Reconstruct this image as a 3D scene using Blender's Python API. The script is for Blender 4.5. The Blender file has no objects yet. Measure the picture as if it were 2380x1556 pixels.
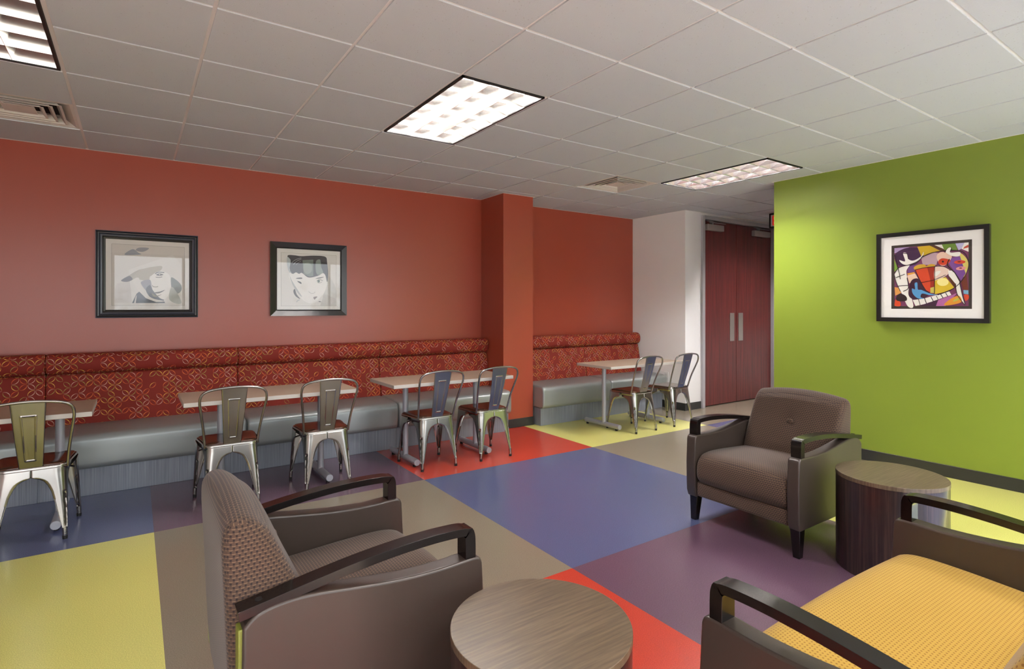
import bpy, bmesh, math, random
from mathutils import Vector, Matrix
random.seed(7)
PI = math.pi
C = bpy.context.scene.collection
SC = bpy.context.scene

# ------------------------------------------------------------------ camera
F_PX, CX, CY, YAW = 1282.4, 1195.0, 713.5, 0.6027
cam_d = bpy.data.cameras.new('camera')
cam = bpy.data.objects.new('camera', cam_d); C.objects.link(cam)
cam_d.sensor_fit = 'HORIZONTAL'; cam_d.sensor_width = 36.0
cam_d.lens = F_PX/2380*36.0
cam_d.shift_x = (1190-CX)/2380
cam_d.shift_y = (CY-778)/2380*1.0
cam_d.clip_start = 0.05
cam.location = (0.3205, -5.7565, 1.40)
cam.rotation_euler = (PI/2, 0, -YAW)
SC.camera = cam

# ------------------------------------------------------------------ world, sun, exposure
SC.view_settings.view_transform = 'Standard'
SC.view_settings.look = 'None'
SC.view_settings.gamma = 1.0
SC.view_settings.use_curve_mapping = False
SC.view_settings.exposure = 0.15
W = bpy.data.worlds.new('sky'); SC.world = W; W.use_nodes = True
def build_world():
    nt = W.node_tree; nt.nodes.clear()
    N = nt.nodes.new; L = nt.links.new
    out = N('ShaderNodeOutputWorld'); bg = N('ShaderNodeBackground')
    tc = N('ShaderNodeTexCoord'); sep = N('ShaderNodeSeparateXYZ')
    L(tc.outputs['Generated'], sep.inputs[0])
    # distant tree line low on the horizon, pale overcast sky above
    noi = N('ShaderNodeTexNoise'); noi.inputs['Scale'].default_value = 9; noi.inputs['Detail'].default_value = 6
    noi.inputs['Roughness'].default_value = .7
    L(tc.outputs['Generated'], noi.inputs['Vector'])
    ma = N('ShaderNodeMath'); ma.operation = 'MULTIPLY_ADD'; ma.inputs[1].default_value = .40; ma.inputs[2].default_value = -.17
    L(noi.outputs['Fac'], ma.inputs[0])
    su = N('ShaderNodeMath'); su.operation = 'ADD'
    L(sep.outputs['Z'], su.inputs[0]); L(ma.outputs[0], su.inputs[1])
    cr = N('ShaderNodeValToRGB')
    e = cr.color_ramp.elements
    e[0].position = .0; e[0].color = (.25,.25,.25,1)
    e[1].position = 1.; e[1].color = (.86,.93,1.0,1)
    a = cr.color_ramp.elements.new(.008); a.color = (.34,.36,.33,1)
    b = cr.color_ramp.elements.new(.05); b.color = (.9,.95,1.0,1)
    L(su.outputs[0], cr.inputs[0]); L(cr.outputs[0], bg.inputs['Color'])
    bg.inputs['Strength'].default_value = 4.4
    L(bg.outputs[0], out.inputs[0])
build_world()
sun_d = bpy.data.lights.new('sun', 'SUN'); sun_d.energy = 36.0; sun_d.angle = .01; sun_d.color = (1.0,.95,.87)
sun = bpy.data.objects.new('sun', sun_d); C.objects.link(sun)
sun.rotation_euler = Vector((.50, .95, -1.0)).to_track_quat('-Z', 'Y').to_euler()
TUBE_ON, TUBE_DIM, TUBE_FILL = 150.0, 270.0, 200.0

# ------------------------------------------------------------------ helpers
def s2l(c):
    return tuple(((v/255)/12.92 if v/255 <= .04045 else ((v/255+.055)/1.055)**2.4) for v in c)
MATS = {}
def mat(name, rgb=(128,128,128), rough=.5, metal=0., spec=.5, coat=0., emis=None, es=0., lin=None):
    m = bpy.data.materials.new(name); m.use_nodes = True
    b = m.node_tree.nodes['Principled BSDF']
    c = lin if lin else s2l(rgb)
    b.inputs['Base Color'].default_value = (*c, 1)
    b.inputs['Roughness'].default_value = rough
    b.inputs['Metallic'].default_value = metal
    b.inputs['Specular IOR Level'].default_value = spec
    b.inputs['Coat Weight'].default_value = coat
    b.inputs['Coat Roughness'].default_value = .12
    if emis:
        b.inputs['Emission Color'].default_value = (*s2l(emis), 1); b.inputs['Emission Strength'].default_value = es
    MATS[name] = m
    return m
class G:
    """small node graph helper"""
    def __init__(s, m): s.m = m; s.nt = m.node_tree; s.b = s.nt.nodes['Principled BSDF']
    def n(s, t, **k):
        o = s.nt.nodes.new(t)
        for a, v in k.items(): setattr(o, a, v)
        return o
    def l(s, a, b): s.nt.links.new(a, b)
    def coord(s, which='Object', scale=(1,1,1), rot=(0,0,0)):
        tc = s.n('ShaderNodeTexCoord'); mp = s.n('ShaderNodeMapping')
        s.l(tc.outputs[which], mp.inputs[0]); mp.inputs['Scale'].default_value = scale; mp.inputs['Rotation'].default_value = rot
        return mp.outputs[0]
    def math(s, op, a, b=None, c=None, clamp=False):
        o = s.n('ShaderNodeMath', operation=op); o.use_clamp = clamp
        for i, v in enumerate((a, b, c)):
            if v is None: continue
            if hasattr(v, 'links'): s.l(v, o.inputs[i])
            else: o.inputs[i].default_value = v
        return o.outputs[0]
    def mix(s, f, a, b):
        o = s.n('ShaderNodeMix', data_type='RGBA')
        for i, v in ((0, f), (6, a), (7, b)):
            if hasattr(v, 'links'): s.l(v, o.inputs[i])
            elif i == 0: o.inputs[0].default_value = v
            else: o.inputs[i].default_value = (*s2l(v), 1)
        return o.outputs[2]
    def noise(s, vec, scale, detail=2, rough=.5):
        o = s.n('ShaderNodeTexNoise'); o.inputs['Scale'].default_value = scale; o.inputs['Detail'].default_value = detail
        o.inputs['Roughness'].default_value = rough
        s.l(vec, o.inputs['Vector']); return o.outputs['Fac']
    def ramp(s, f, stops):
        o = s.n('ShaderNodeValToRGB'); e = o.color_ramp.elements
        while len(e) > len(stops): e.remove(e[-1])
        while len(e) < len(stops): e.new(1.0)
        for i, (p, c) in enumerate(stops):
            e[i].position = p; e[i].color = (*s2l(c), 1) if len(c) == 3 else c
        s.l(f, o.inputs[0]); return o.outputs[0]
    def col(s, c): s.l(c, s.b.inputs['Base Color'])
    def bump(s, h, st=.3, d=.01):
        o = s.n('ShaderNodeBump'); o.inputs['Strength'].default_value = st; o.inputs['Distance'].default_value = d
        s.l(h, o.inputs['Height']); s.l(o.outputs[0], s.b.inputs['Normal'])

def paint(name, rgb, rough=.5):
    m = mat(name, rgb, rough, spec=.6); g = G(m)
    v = g.coord('Object')
    g.bump(g.noise(v, 180, 2), .12, .002)
    c = tuple(max(0, x-5) for x in rgb)
    g.col(g.mix(g.noise(v, 1.5, 3), rgb, c)); return m
M_red = paint('terracotta_paint', (160,71,51), .32)
M_green = paint('green_paint', (128,146,52), .38)
M_white = paint('white_paint', (246,244,241), .5)
M_base = mat('black_rubber_base', (40,40,38), .5)

def tile_mat():
    m = mat('acoustic_tile', (196,199,202), .85, spec=.2); g = G(m)
    v = g.coord('Object')
    vo = g.n('ShaderNodeTexVoronoi'); vo.inputs['Scale'].default_value = 55; g.l(v, vo.inputs['Vector'])
    k = g.noise(v, 25, 3)
    thr = g.math('MULTIPLY', k, .24)
    pit = g.math('LESS_THAN', vo.outputs['Distance'], thr)
    pit2 = g.math('MULTIPLY', pit, g.math('GREATER_THAN', k, .53))
    g.col(g.mix(g.math('MULTIPLY', pit2, .5), (196,199,202), (150,147,144)))
    g.bump(g.math('SUBTRACT', g.noise(v, 160, 3), pit2), .35, .003)
    return m
M_tile = tile_mat()
M_tee = mat('white_tee_metal', (236,233,229), .35, spec=.5)

def floor_mat(name, rgb):
    m = mat(name, rgb, .27, spec=.5, coat=.3); g = G(m)
    g.b.inputs['Coat Roughness'].default_value = .16
    v = g.coord('Object')
    lo = tuple(int(x*.92) for x in rgb); hi = tuple(min(255, int(x*1.07+3)) for x in rgb)
    c = g.ramp(g.noise(v, 260, 2, .7), [(.36, lo), (.5, rgb), (.66, hi)])
    g.col(c)
    return m
FM = {k: floor_mat('vinyl_'+k, c) for k, c in dict(blue=(84,92,128), purple=(100,74,92), red=(188,62,46),
      lime=(218,214,122), taupe=(134,124,107)).items()}

# ---- mesh helpers
def bxx(bm, x0, x1, y0, y1, z0, z1, mi=0):
    vs = [bm.verts.new((x, y, z)) for x in (x0, x1) for y in (y0, y1) for z in (z0, z1)]
    fs = [(0,1,3,2), (4,6,7,5), (0,4,5,1), (2,3,7,6), (0,2,6,4), (1,5,7,3)]
    for f in fs:
        q = bm.faces.new([vs[i] for i in f]); q.material_index = mi
    return vs
def finish(bm, name, mats, parent=None, smooth=None, bevel=None, seg=2, solid=None, sub=None, loc=None, uv=False):
    bmesh.ops.recalc_face_normals(bm, faces=bm.faces)
    if uv:
        ly = bm.loops.layers.uv.new('UVMap'); bm.normal_update()
        for f in bm.faces:
            n = f.normal; ax = max(range(3), key=lambda i: abs(n[i]))
            for lp in f.loops:
                c = lp.vert.co
                lp[ly].uv = (c.y, c.z) if ax == 0 else ((c.x, c.z) if ax == 1 else (c.x, c.y))
    me = bpy.data.meshes.new(name); bm.to_mesh(me); bm.free()
    for m in (mats if isinstance(mats, (list, tuple)) else [mats]): me.materials.append(m)
    o = bpy.data.objects.new(name, me); C.objects.link(o)
    if parent: o.parent = parent
    if loc: o.location = loc
    if bevel:
        b = o.modifiers.new('bevel', 'BEVEL'); b.width = bevel; b.segments = seg; b.limit_method = 'ANGLE'; b.angle_limit = .6
        b.harden_normals = False
    if solid:
        s = o.modifiers.new('solid', 'SOLIDIFY'); s.thickness = solid; s.offset = 0
    if sub:
        s = o.modifiers.new('sub', 'SUBSURF'); s.levels = sub; s.render_levels = sub
    if smooth is not None or bevel or sub:
        for p in me.polygons: p.use_smooth = True
        try: me.set_sharp_from_angle(angle=smooth if smooth else .7)
        except Exception: pass
    return o
def box(name, m, dims, parent=None, bevel=None, seg=2, uv=False):
    bm = bmesh.new(); bxx(bm, *dims); return finish(bm, name, m, parent, bevel=bevel, seg=seg, uv=uv)
def tube(bm, pts, r, n=12, closed=False, cap=True, mi=0):
    pts = [Vector(p) for p in pts]; rings = []
    N = len(pts); ref = None
    for i, p in enumerate(pts):
        a = pts[(i-1) % N] if (i > 0 or closed) else p
        b = pts[(i+1) % N] if (i < N-1 or closed) else p
        t = (b-a).normalized()
        if ref is None:
            ref = Vector((0,0,1)) if abs(t.z) < .9 else Vector((1,0,0))
        u = (ref - t*ref.dot(t)).normalized(); v = t.cross(u); ref = u
        rr = r[i] if isinstance(r, (list, tuple)) else r
        rings.append([bm.verts.new(p + u*math.cos(2*PI*k/n)*rr + v*math.sin(2*PI*k/n)*rr) for k in range(n)])
    for i in range(N if closed else N-1):
        A, B = rings[i], rings[(i+1) % N]
        for k in range(n):
            f = bm.faces.new((A[k], A[(k+1) % n], B[(k+1) % n], B[k])); f.material_index = mi
    if cap and not closed:
        bm.faces.new(rings[0][::-1]).material_index = mi; bm.faces.new(rings[-1]).material_index = mi
def cr(pts, n=8, closed=False):
    """catmull-rom resample"""
    P = [Vector(p) for p in pts]; out = []; N = len(P)
    rng = range(N) if closed else range(N-1)
    for i in rng:
        if closed: a, b, c, d = P[(i-1) % N], P[i], P[(i+1) % N], P[(i+2) % N]
        else: a, b, c, d = P[max(i-1, 0)], P[i], P[i+1], P[min(i+2, N-1)]
        for k in range(n):
            t = k/n
            out.append(.5*((2*b) + (c-a)*t + (2*a-5*b+4*c-d)*t*t + (3*b-a-3*c+d)*t**3))
    if not closed: out.append(P[-1])
    return out
def prism(bm, prof, x0, x1, axis='x', mi=0):
    """extrude a closed 2D profile (a,b) along an axis"""
    def P(a, b, x): return (x, a, b) if axis == 'x' else ((a, x, b) if axis == 'y' else (a, b, x))
    A = [bm.verts.new(P(a, b, x0)) for a, b in prof]; B = [bm.verts.new(P(a, b, x1)) for a, b in prof]
    n = len(prof)
    for i in range(n):
        bm.faces.new((A[i], A[(i+1) % n], B[(i+1) % n], B[i])).material_index = mi
    bm.faces.new(A[::-1]).material_index = mi; bm.faces.new(B).material_index = mi
def offset2(prof, d):
    n = len(prof); out = []
    area = sum(prof[i][0]*prof[(i+1) % n][1]-prof[(i+1) % n][0]*prof[i][1] for i in range(n))
    sg = 1 if area > 0 else -1
    for i in range(n):
        a = prof[i-1]; b = prof[(i+1) % n]
        tx, ty = b[0]-a[0], b[1]-a[1]; l = math.hypot(tx, ty) or 1
        out.append((prof[i][0]-sg*d*ty/l, prof[i][1]+sg*d*tx/l))
    return out
def soft_loft(bm, prof, w, r, nx=18, ns=5, deform=None):
    """profile (y,z) swept across x in [-w,w] with its end edges rounded by r"""
    secs = []
    for k in range(ns+1):
        a = k/ns*PI/2; secs.append((-w + r*(1-math.sin(a)) if False else -w + r*(1-math.cos(PI/2-a)) , r*(1-math.sin(a))))
    # a=0: at the end face, inset r ; a=90deg: r inwards, no inset
    secs = [(-w + r*(1-math.cos(k/ns*PI/2)), r*(1-math.sin(k/ns*PI/2))) for k in range(ns+1)]
    mid = [(-w+r + (2*w-2*r)*k/nx, 0) for k in range(1, nx)]
    allx = secs + mid + [(-x, o) for x, o in secs[::-1]]
    rings = []
    for x, o in allx:
        pr_ = offset2(prof, o)
        ring = []
        for y, z in pr_:
            p = Vector((x, y, z))
            if deform: p = deform(p)
            ring.append(bm.verts.new(p))
        rings.append(ring)
    n = len(prof)
    for A, B in zip(rings[:-1], rings[1:]):
        for i in range(n): bm.faces.new((A[i], A[(i+1) % n], B[(i+1) % n], B[i]))
    bm.faces.new(rings[0][::-1]); bm.faces.new(rings[-1])

def thing(name, label, cat, loc=(0,0,0), rz=0, group=None):
    o = bpy.data.objects.new(name, None); C.objects.link(o); o.empty_display_size = .1
    o.location = loc; o.rotation_euler = (0, 0, rz); tag(o, label, cat, group); return o
def tag(o, label, cat, group=None):
    o['label'] = label; o['category'] = cat
    if group: o['group'] = group
    return o
def struct(o): o['kind'] = 'structure'; return o
def dup(root, loc, rz, label, group=None):
    r = root.copy(); C.objects.link(r); r.location = loc; r.rotation_euler = (0, 0, rz); r['label'] = label
    if group: r['group'] = group
    for ch in list(root.children):
        c = ch.copy(); C.objects.link(c); c.parent = r
        for g in ch.children:
            d = g.copy(); C.objects.link(d); d.parent = c
    return r

# ------------------------------------------------------------------ room constants
H = 2.70; T = .6096
XG = 5.82            # green wall face
XW = 6.42            # white return wall
YD = -.95            # door wall
XR = 9.3; XL = -3.6; YB = -7.4
# ------------------------------------------------------------------ floor: 1.83 m vinyl squares
def floor():
    bm = bmesh.new()
    xs = [XL, -1.41, .42, 2.25, 4.08, 5.89, 7.74, XR]
    ys = [.0, -1.67, -3.50, -5.33, YB]
    pat = [['purple','blue','purple','red','lime','taupe','taupe'],
           ['taupe','lime','taupe','blue','taupe','blue','taupe'],
           ['blue','taupe','red','purple','lime','taupe','red'],
           ['red','purple','taupe','blue','blue','purple','lime']]
    keys = list(FM)
    for r in range(4):
        for c in range(7):
            x0, x1, y0, y1 = xs[c], xs[c+1], ys[r+1], ys[r]
            vs = [bm.verts.new(p) for p in ((x0,y0,0),(x1,y0,0),(x1,y1,0),(x0,y1,0))]
            bm.faces.new(vs).material_index = keys.index(pat[r][c])
    bmesh.ops.remove_doubles(bm, verts=bm.verts, dist=1e-4)
    g = bmesh.ops.extrude_face_region(bm, geom=list(bm.faces))
    for v in g['geom']:
        if isinstance(v, bmesh.types.BMVert): v.co.z -= .06
    o = finish(bm, 'floor', [FM[k] for k in keys]); struct(o)
floor()
# ------------------------------------------------------------------ walls
struct(box('wall_red', M_red, (XL-.1, XW+.1, 0, .12, -.05, H+.25)))
struct(box('wall_column', M_red, (3.795, 4.215, -.49, 0, 0, H+.02)))
bm = bmesh.new(); bxx(bm, XW, XW+.12, YD+.1, 0, 0, H+.25)
bxx(bm, XW, 6.76, YD, YD+.1, 0, H+.25); bxx(bm, 8.62, XR, YD, YD+.1, 0, H+.25); bxx(bm, 6.76, 8.62, YD, YD+.1, 2.66, H+.25)
struct(finish(bm, 'wall_white', M_white))
struct(box('wall_green', M_green, (XG, XG+.14, YB, -2.55, 0, H+.02)))
struct(box('wall_left', M_white, (XL-.12, XL, YB, 0, -.05, H+.25)))
struct(box('wall_right', M_white, (XR, XR+.12, YB, YD, -.05, H+.25)))
WINS = [(-2.6, -.35), (-.05, 2.35), (2.65, 5.55)]
bm = bmesh.new(); x = XL
for a, b in WINS:
    bxx(bm, x, a, YB-.15, YB, -.05, H+.25); bxx(bm, a, b, YB-.15, YB, -.05, .25); bxx(bm, a, b, YB-.15, YB, 2.45, H+.25); x = b
bxx(bm, x, XR, YB-.15, YB, -.05, H+.25)
struct(finish(bm, 'wall_back', M_white))
M_alu = mat('window_aluminium', (150,152,155), .4, metal=.6)
for k, (a, b) in enumerate(WINS):
    bm = bmesh.new()
    for xx in ((a, a+.05), (b-.05, b), ((a+b)/2-.025, (a+b)/2+.025)): bxx(bm, *xx, YB-.11, YB-.05, .25, 2.45)
    bxx(bm, a, b, YB-.11, YB-.05, .25, .30); bxx(bm, a, b, YB-.11, YB-.05, 2.40, 2.45)
    struct(finish(bm, 'window_%d' % (k+1), M_alu))
struct(box('ceiling_blocker_sheet', M_white, (XL-.1, XR+.1, YB-.2, .1, H+.22, H+.3))).name = 'ceiling_sky_blocker'  # unseen sheet above the ceiling, added to block sky light
# pale paving outside the windows
struct(box('floor_outside', mat('pale_paving', (150,148,142), .8), (-30, 30, -40, YB-.16, -.12, -.06)))

# ------------------------------------------------------------------ ceiling
LIGHTS = [(3, 3), (8, 3), (-1, 3), (3, 9), (7, 9), (-1, 9)]        # (i, j): 1 x 2 tiles
VENTS = [(7, 2), (-1, 1)]
LIGHTS.append((12, 3))
def ceiling():
    hole = set()
    for i, j in LIGHTS: hole |= {(i, j), (i, j+1)}
    for i, j in VENTS: hole.add((i, j))
    bm = bmesh.new()
    for i in range(-6, 16):
        for j in range(0, 13):
            if (i, j) in hole: continue
            x0, x1 = max(i*T, XL), min((i+1)*T, XR); y1, y0 = -j*T, max(-(j+1)*T, YB)
            if x1 <= x0 or y1 <= y0: continue
            e = .009
            # tegular panel: face dropped, shallow step to the grid
            bxx(bm, x0+e, x1-e, y0+e, y1-e, H, H+.016)
            bxx(bm, x0+.002, x1-.002, y0+.002, y1-.002, H+.0166, H+.03)
    struct(finish(bm, 'ceiling', M_tile))
    tb = bmesh.new(); w = .012
    for i in range(-5, 16):
        x = i*T
        for j in range(0, 13):
            bxx(tb, x-w, x+w, max(-(j+1)*T, YB), -j*T, H+.007, H+.0165)
    for j in range(0, 13):
        y = -j*T
        if y < YB: continue
        for i in range(-6, 16):
            if (i, j-1) in hole and (i, j) in hole: continue
            bxx(tb, max(i*T, XL)+w, min((i+1)*T, XR)-w, y-w, y+w, H+.007, H+.0165)
    struct(finish(tb, 'trim_1', M_tee))
    # wall angle
    wb = bmesh.new(); a = .018
    for d in ((XL, 3.795, -a, 0), (4.215, XW, -a, 0), (3.795-a, 3.795, -.49, 0), (4.215, 4.215+a, -.49, 0), (3.795-a, 4.215+a, -.49-a, -.49),
              (XW-a, XW, YD-a, 0), (XW, XR, YD-a, YD), (XG-a, XG, YB, -2.55+a), (XG, XG+.14, -2.55, -2.55+a)):
        bxx(wb, *d, H-.001, H+.004)
    struct(finish(wb, 'trim_2', M_tee))
ceiling()

# ------------------------------------------------------------------ baseboards
bh = .10; bt = .008
for nm, d in (('baseboard_column', (3.795-bt, 4.215+bt, -.49-bt, -.49)), ('baseboard_green', (XG-bt, XG, YB, -2.55+bt)),
              ('baseboard_green_end', (XG, XG+.14, -2.55, -2.55+bt)), ('baseboard_white', (XW-bt, 6.75, YD-bt, YD)),
              ('baseboard_white_side', (XW-bt, XW, YD, -.01)), ('baseboard_red', (XL, XW-.01, -bt, 0))):
    struct(box(nm, M_base, (*d, 0, bh), bevel=.003))

# ------------------------------------------------------------------ doors
def door_mat():
    m = mat('mahogany_veneer', (92,34,34), .33, spec=.5, coat=.15); g = G(m)
    v = g.coord('Object', (9, 9, .35)); a = g.noise(v, 3, 5, .65)
    v2 = g.coord('Object', (60, 60, 1.2)); b = g.noise(v2, 3, 3)
    f = g.math('ADD', g.math('MULTIPLY', a, .7), g.math('MULTIPLY', b, .3))
    g.col(g.ramp(f, [(.32, (62,22,22)), (.5, (92,34,34)), (.68, (122,46,42))])); return m
M_door = door_mat()
M_frame = mat('grey_door_frame', (176,174,176), .4)
M_steel = mat('brushed_steel', (200,198,194), .32, metal=.9)
M_closer = mat('closer_cover', (170,165,160), .4, metal=.4)
M_dark = mat('dark_gap', (18,15,14), .7)
bm = bmesh.new()
bxx(bm, 6.755, 6.812, YD-.03, YD+.08, 0, 2.658); bxx(bm, 8.505, 8.62, YD-.03, YD+.08, 0, 2.658); bxx(bm, 6.813, 8.504, YD-.03, YD+.08, 2.61, 2.665)
struct(finish(bm, 'trim_3', M_frame, bevel=.004))
struct(box('trim_4', M_dark, (6.80, 8.51, YD+.075, YD+.085, 0, 2.62)))
for k, (a, b, hx0, hx1, cx0, cx1) in enumerate([(6.815, 7.598, 7.442, 7.548, 6.85, 7.22), (7.604, 8.503, 7.652, 7.762, 7.98, 8.39)]):
    d = struct(box('door_%d' % (k+1), M_door, (a, b, YD+.02, YD+.065, .012, 2.605), bevel=.002))
    box('push_plate', M_steel, (hx0, hx1, YD+.014, YD+.02, .90, 1.31), d, bevel=.002)
    cl = box('door_closer', M_closer, (cx0, cx1, YD-.045, YD+.02, 2.465, 2.55), d, bevel=.008)
    bm = bmesh.new()
    bxx(bm, cx0+.10, cx0+.13, YD-.04, YD+.0, 2.55, 2.575)
    bxx(bm, cx0+.05, cx0+.42, YD-.04, YD-.02, 2.572, 2.582)
    bxx(bm, cx0-.02, cx0+.12, YD-.05, YD-.03, 2.584, 2.594)
    finish(bm, 'closer_arm', MATS['window_aluminium'], cl, bevel=.002)

# ------------------------------------------------------------------ louvred troffers
M_tube = {}
for nm, st in (('on', TUBE_ON), ('dim', TUBE_DIM), ('back', TUBE_FILL), ('hall_fill', 380.), ('off', 3.5)):
    M_tube[nm] = mat('fluorescent_tube_'+nm, (240,238,232), .4, emis=(255,250,250) if st else None, es=st)
M_louver = mat('parabolic_aluminium', (215,212,208), .15, metal=.95)
M_blk = mat('black_trim', (22,20,20), .5)
M_can = mat('white_reflector', (235,232,226), .4)
def troffer(i, j, state, label, group):
    x0, x1, y1, y0 = i*T+.014, (i+1)*T-.014, -j*T-.014, -(j+2)*T+.014
    cx, cy = (x0+x1)/2, (y0+y1)/2; w, l = (x1-x0)/2, (y1-y0)/2
    t = thing('ceiling_light', label, 'light', (cx, cy, H), 0, group)
    bm = bmesh.new(); z1 = .15; th = .004
    bxx(bm, -w, w, -l, l, z1, z1+th)
    for d in ((-w, -w+th, -l, l), (w-th, w, -l, l), (-w, w, -l, -l+th), (-w, w, l-th, l)): bxx(bm, *d, .02, z1)
    finish(bm, 'housing', M_can, t)
    bm = bmesh.new(); f = .014
    for d in ((-w, -w+f, -l, l), (w-f, w, -l, l), (-w, w, -l, -l+f), (-w, w, l-f, l)): bxx(bm, *d, -.003, .020)
    finish(bm, 'frame', M_blk, t)
    wi, li = w-f, l-f
    # parabolic louver: blades wide at top, thin at the bottom, curved
    bm = bmesh.new()
    def blade(c, half, along):
        n = 5
        L_, R_ = [], []
        for k in range(n+1):
            s = k/n; z = .004 + s*.072; hw = .0012 + .019*s
            L_.append((c-hw, z)); R_.append((c+hw, z))
        prism(bm, L_+R_[::-1], -half, half, 'y' if along == 'y' else 'x')
    for k in (1, 2): blade(-wi+2*wi*k/3, li, 'y')
    for k in range(1, 6): blade(-li+2*li*k/6, wi, 'x')
    # outer curved reflector walls
    for sg in (-1, 1):
        P_ = [(sg*(wi - .016*(k/5)), .004+.072*k/5) for k in range(6)]
        Q_ = [(sg*(wi+.001), p[1]) for p in P_[::-1]]
        prism(bm, P_+Q_, -li, li, 'y')
        P_ = [(sg*(li - .016*(k/5)), .004+.072*k/5) for k in range(6)]
        Q_ = [(sg*(li+.001), p[1]) for p in P_[::-1]]
        prism(bm, P_+Q_, -wi, wi, 'x')
    finish(bm, 'louver', M_louver, t, smooth=.5)
    for k in range(3):
        bm = bmesh.new(); xx = -wi + 2*wi*(k+.5)/3
        tube(bm, [(xx, -li+.03, .112), (xx, li-.03, .112)], .013, 8)
        finish(bm, 'tube', M_tube[state], t, smooth=.9)
    return t
troffer(3, 3, 'on', 'brightly lit louvred fluorescent ceiling light in the middle of the ceiling', 'louvred ceiling lights')
troffer(8, 3, 'dim', 'dimmer louvred ceiling light close to the green wall', 'louvred ceiling lights')
troffer(-1, 3, 'off', 'louvred ceiling light with colourful metallic reflections, cut by the top left corner of the photo', 'louvred ceiling lights')  # taken as unlit; tubes given a weak glow to brighten the louver
for a in ((3, 9), (7, 9), (-1, 9)):  # unseen lights behind the camera, added to fill the room
    troffer(*a, 'back', 'added unseen louvred fill light near the windows behind the lounge chairs', 'added fill lights near the windows')

troffer(12, 3, 'hall_fill', 'added unseen louvred fill light in the hallway by the double doors', 'added fill lights in the hallway')  # hidden light added to brighten the doors and the white wall

# ------------------------------------------------------------------ air diffusers
M_vent = mat('vent_enamel', (212,205,196), .4)
M_vdark = mat('duct_interior', (40,38,38), .8)
def vent(i, j, label):
    t = thing('ceiling_vent', label, 'vent', ((i+.5)*T, -(j+.5)*T, H), 0, 'square ceiling vents')
    h = T/2-.010
    def ring(bm, a0, z0, a1, z1, th=.002):
        A = [bm.verts.new((sx*a0, sy*a0, z0)) for sx, sy in ((-1,-1),(1,-1),(1,1),(-1,1))]
        B = [bm.verts.new((sx*a1, sy*a1, z1)) for sx, sy in ((-1,-1),(1,-1),(1,1),(-1,1))]
        for k in range(4): bm.faces.new((A[k], A[(k+1) % 4], B[(k+1) % 4], B[k]))
    bm = bmesh.new()
    ring(bm, h, .006, h-.016, .004); ring(bm, h-.016, .004, .20, .055); ring(bm, h, .006, h, .03)
    finish(bm, 'frame', M_vent, t, solid=.002)
    bm = bmesh.new()
    for k, a in enumerate((.235, .185, .135)):
        ring(bm, a, .002, a-.012, .002); ring(bm, a-.012, .002, a-.036, .036)
    finish(bm, 'louver', M_vent, t, solid=.002)
    bm = bmesh.new(); bxx(bm, -.085, .085, -.085, .085, .006, .010)
    finish(bm, 'center_plate', M_vent, t, bevel=.002)
    for k in range(4):
        a = PI/4+k*PI/2; bm = bmesh.new()
        tube(bm, [(.075*math.cos(a)*1.3, .075*math.sin(a)*1.3, .012), (.28*math.cos(a), .28*math.sin(a), .045)], .003, 6)
        finish(bm, 'spoke', M_vent, t)
    box('duct', M_vdark, (-.20, .20, -.20, .20, .058, .16), t)
    return t
vent(7, 2, 'square air vent with nested louvers beside the dimmer ceiling light')
vent(-1, 1, 'square air vent with nested louvers cut by the left picture edge')

# ------------------------------------------------------------------ exit sign
M_exw = mat('sign_white', (235,232,228), .4)
M_exr = mat('sign_red', (215,40,30), .4, emis=(230,50,35), es=.25)
t = thing('exit_sign', 'black framed exit sign hanging from the ceiling, mostly hidden behind the green wall', 'sign', (7.63, -1.60, H), 0)
bm = bmesh.new()
y0, y1, z0, z1 = -.16, .16, -.205, -.005
for d in ((y0, y0+.02, z0, z1), (y1-.02, y1, z0, z1), (y0, y1, z0, z0+.02), (y0, y1, z1-.02, z1)): bxx(bm, -.03, .03, *d)
finish(bm, 'frame', M_blk, t, bevel=.002)
box('face_panel', M_exw, (-.022, .022, y0+.02, y1-.02, z0+.02, z1-.02), t)
bm = bmesh.new()
def stroke(bm, a, b, w=.011):
    ax, az = a; bx_, bz = b; dx, dz = bx_-ax, bz-az; l = math.hypot(dx, dz); nx, nz = -dz/l*w, dx/l*w
    vs = [(ax+nx, az+nz), (bx_+nx, bz+nz), (bx_-nx, bz-nz), (ax-nx, az-nz)]
    A = [bm.verts.new((-.0255, -p[0], p[1])) for p in vs]; B = [bm.verts.new((-.022, -p[0], p[1])) for p in vs]
    bm.faces.new(A); bm.faces.new(B[::-1])
    for k in range(4): bm.faces.new((A[k], A[(k+1) % 4], B[(k+1) % 4], B[k]))
zt, zb, zm = -.045, -.165, -.105
for a, b in (((-.105, zb), (-.105, zt)), ((-.105, zt), (-.062, zt)), ((-.105, zm), (-.07, zm)), ((-.105, zb), (-.062, zb)),
             ((-.045, zt), (.012, zb)), ((.012, zt), (-.045, zb)), ((.038, zt), (.038, zb)), ((.06, zt), (.125, zt)), ((.0925, zt), (.0925, zb))): stroke(bm, a, b)
finish(bm, 'lettering', M_exr, t)

# ------------------------------------------------------------------ outlet
t = thing('wall_outlet', 'white electrical outlet low on the white wall behind the far table', 'outlet', (XW, -.63, .43), 0)
box('cover_plate', mat('outlet_white', (235,234,230), .4), (-.006, 0, -.04, .04, -.065, .065), t, bevel=.003)
for s in (-1, 1):
    box('socket', mat('outlet_socket%d' % s, (215,214,210), .4), (-.009, -.006, -.017, .017, s*.027-.016, s*.027+.016), t, bevel=.003)

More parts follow.
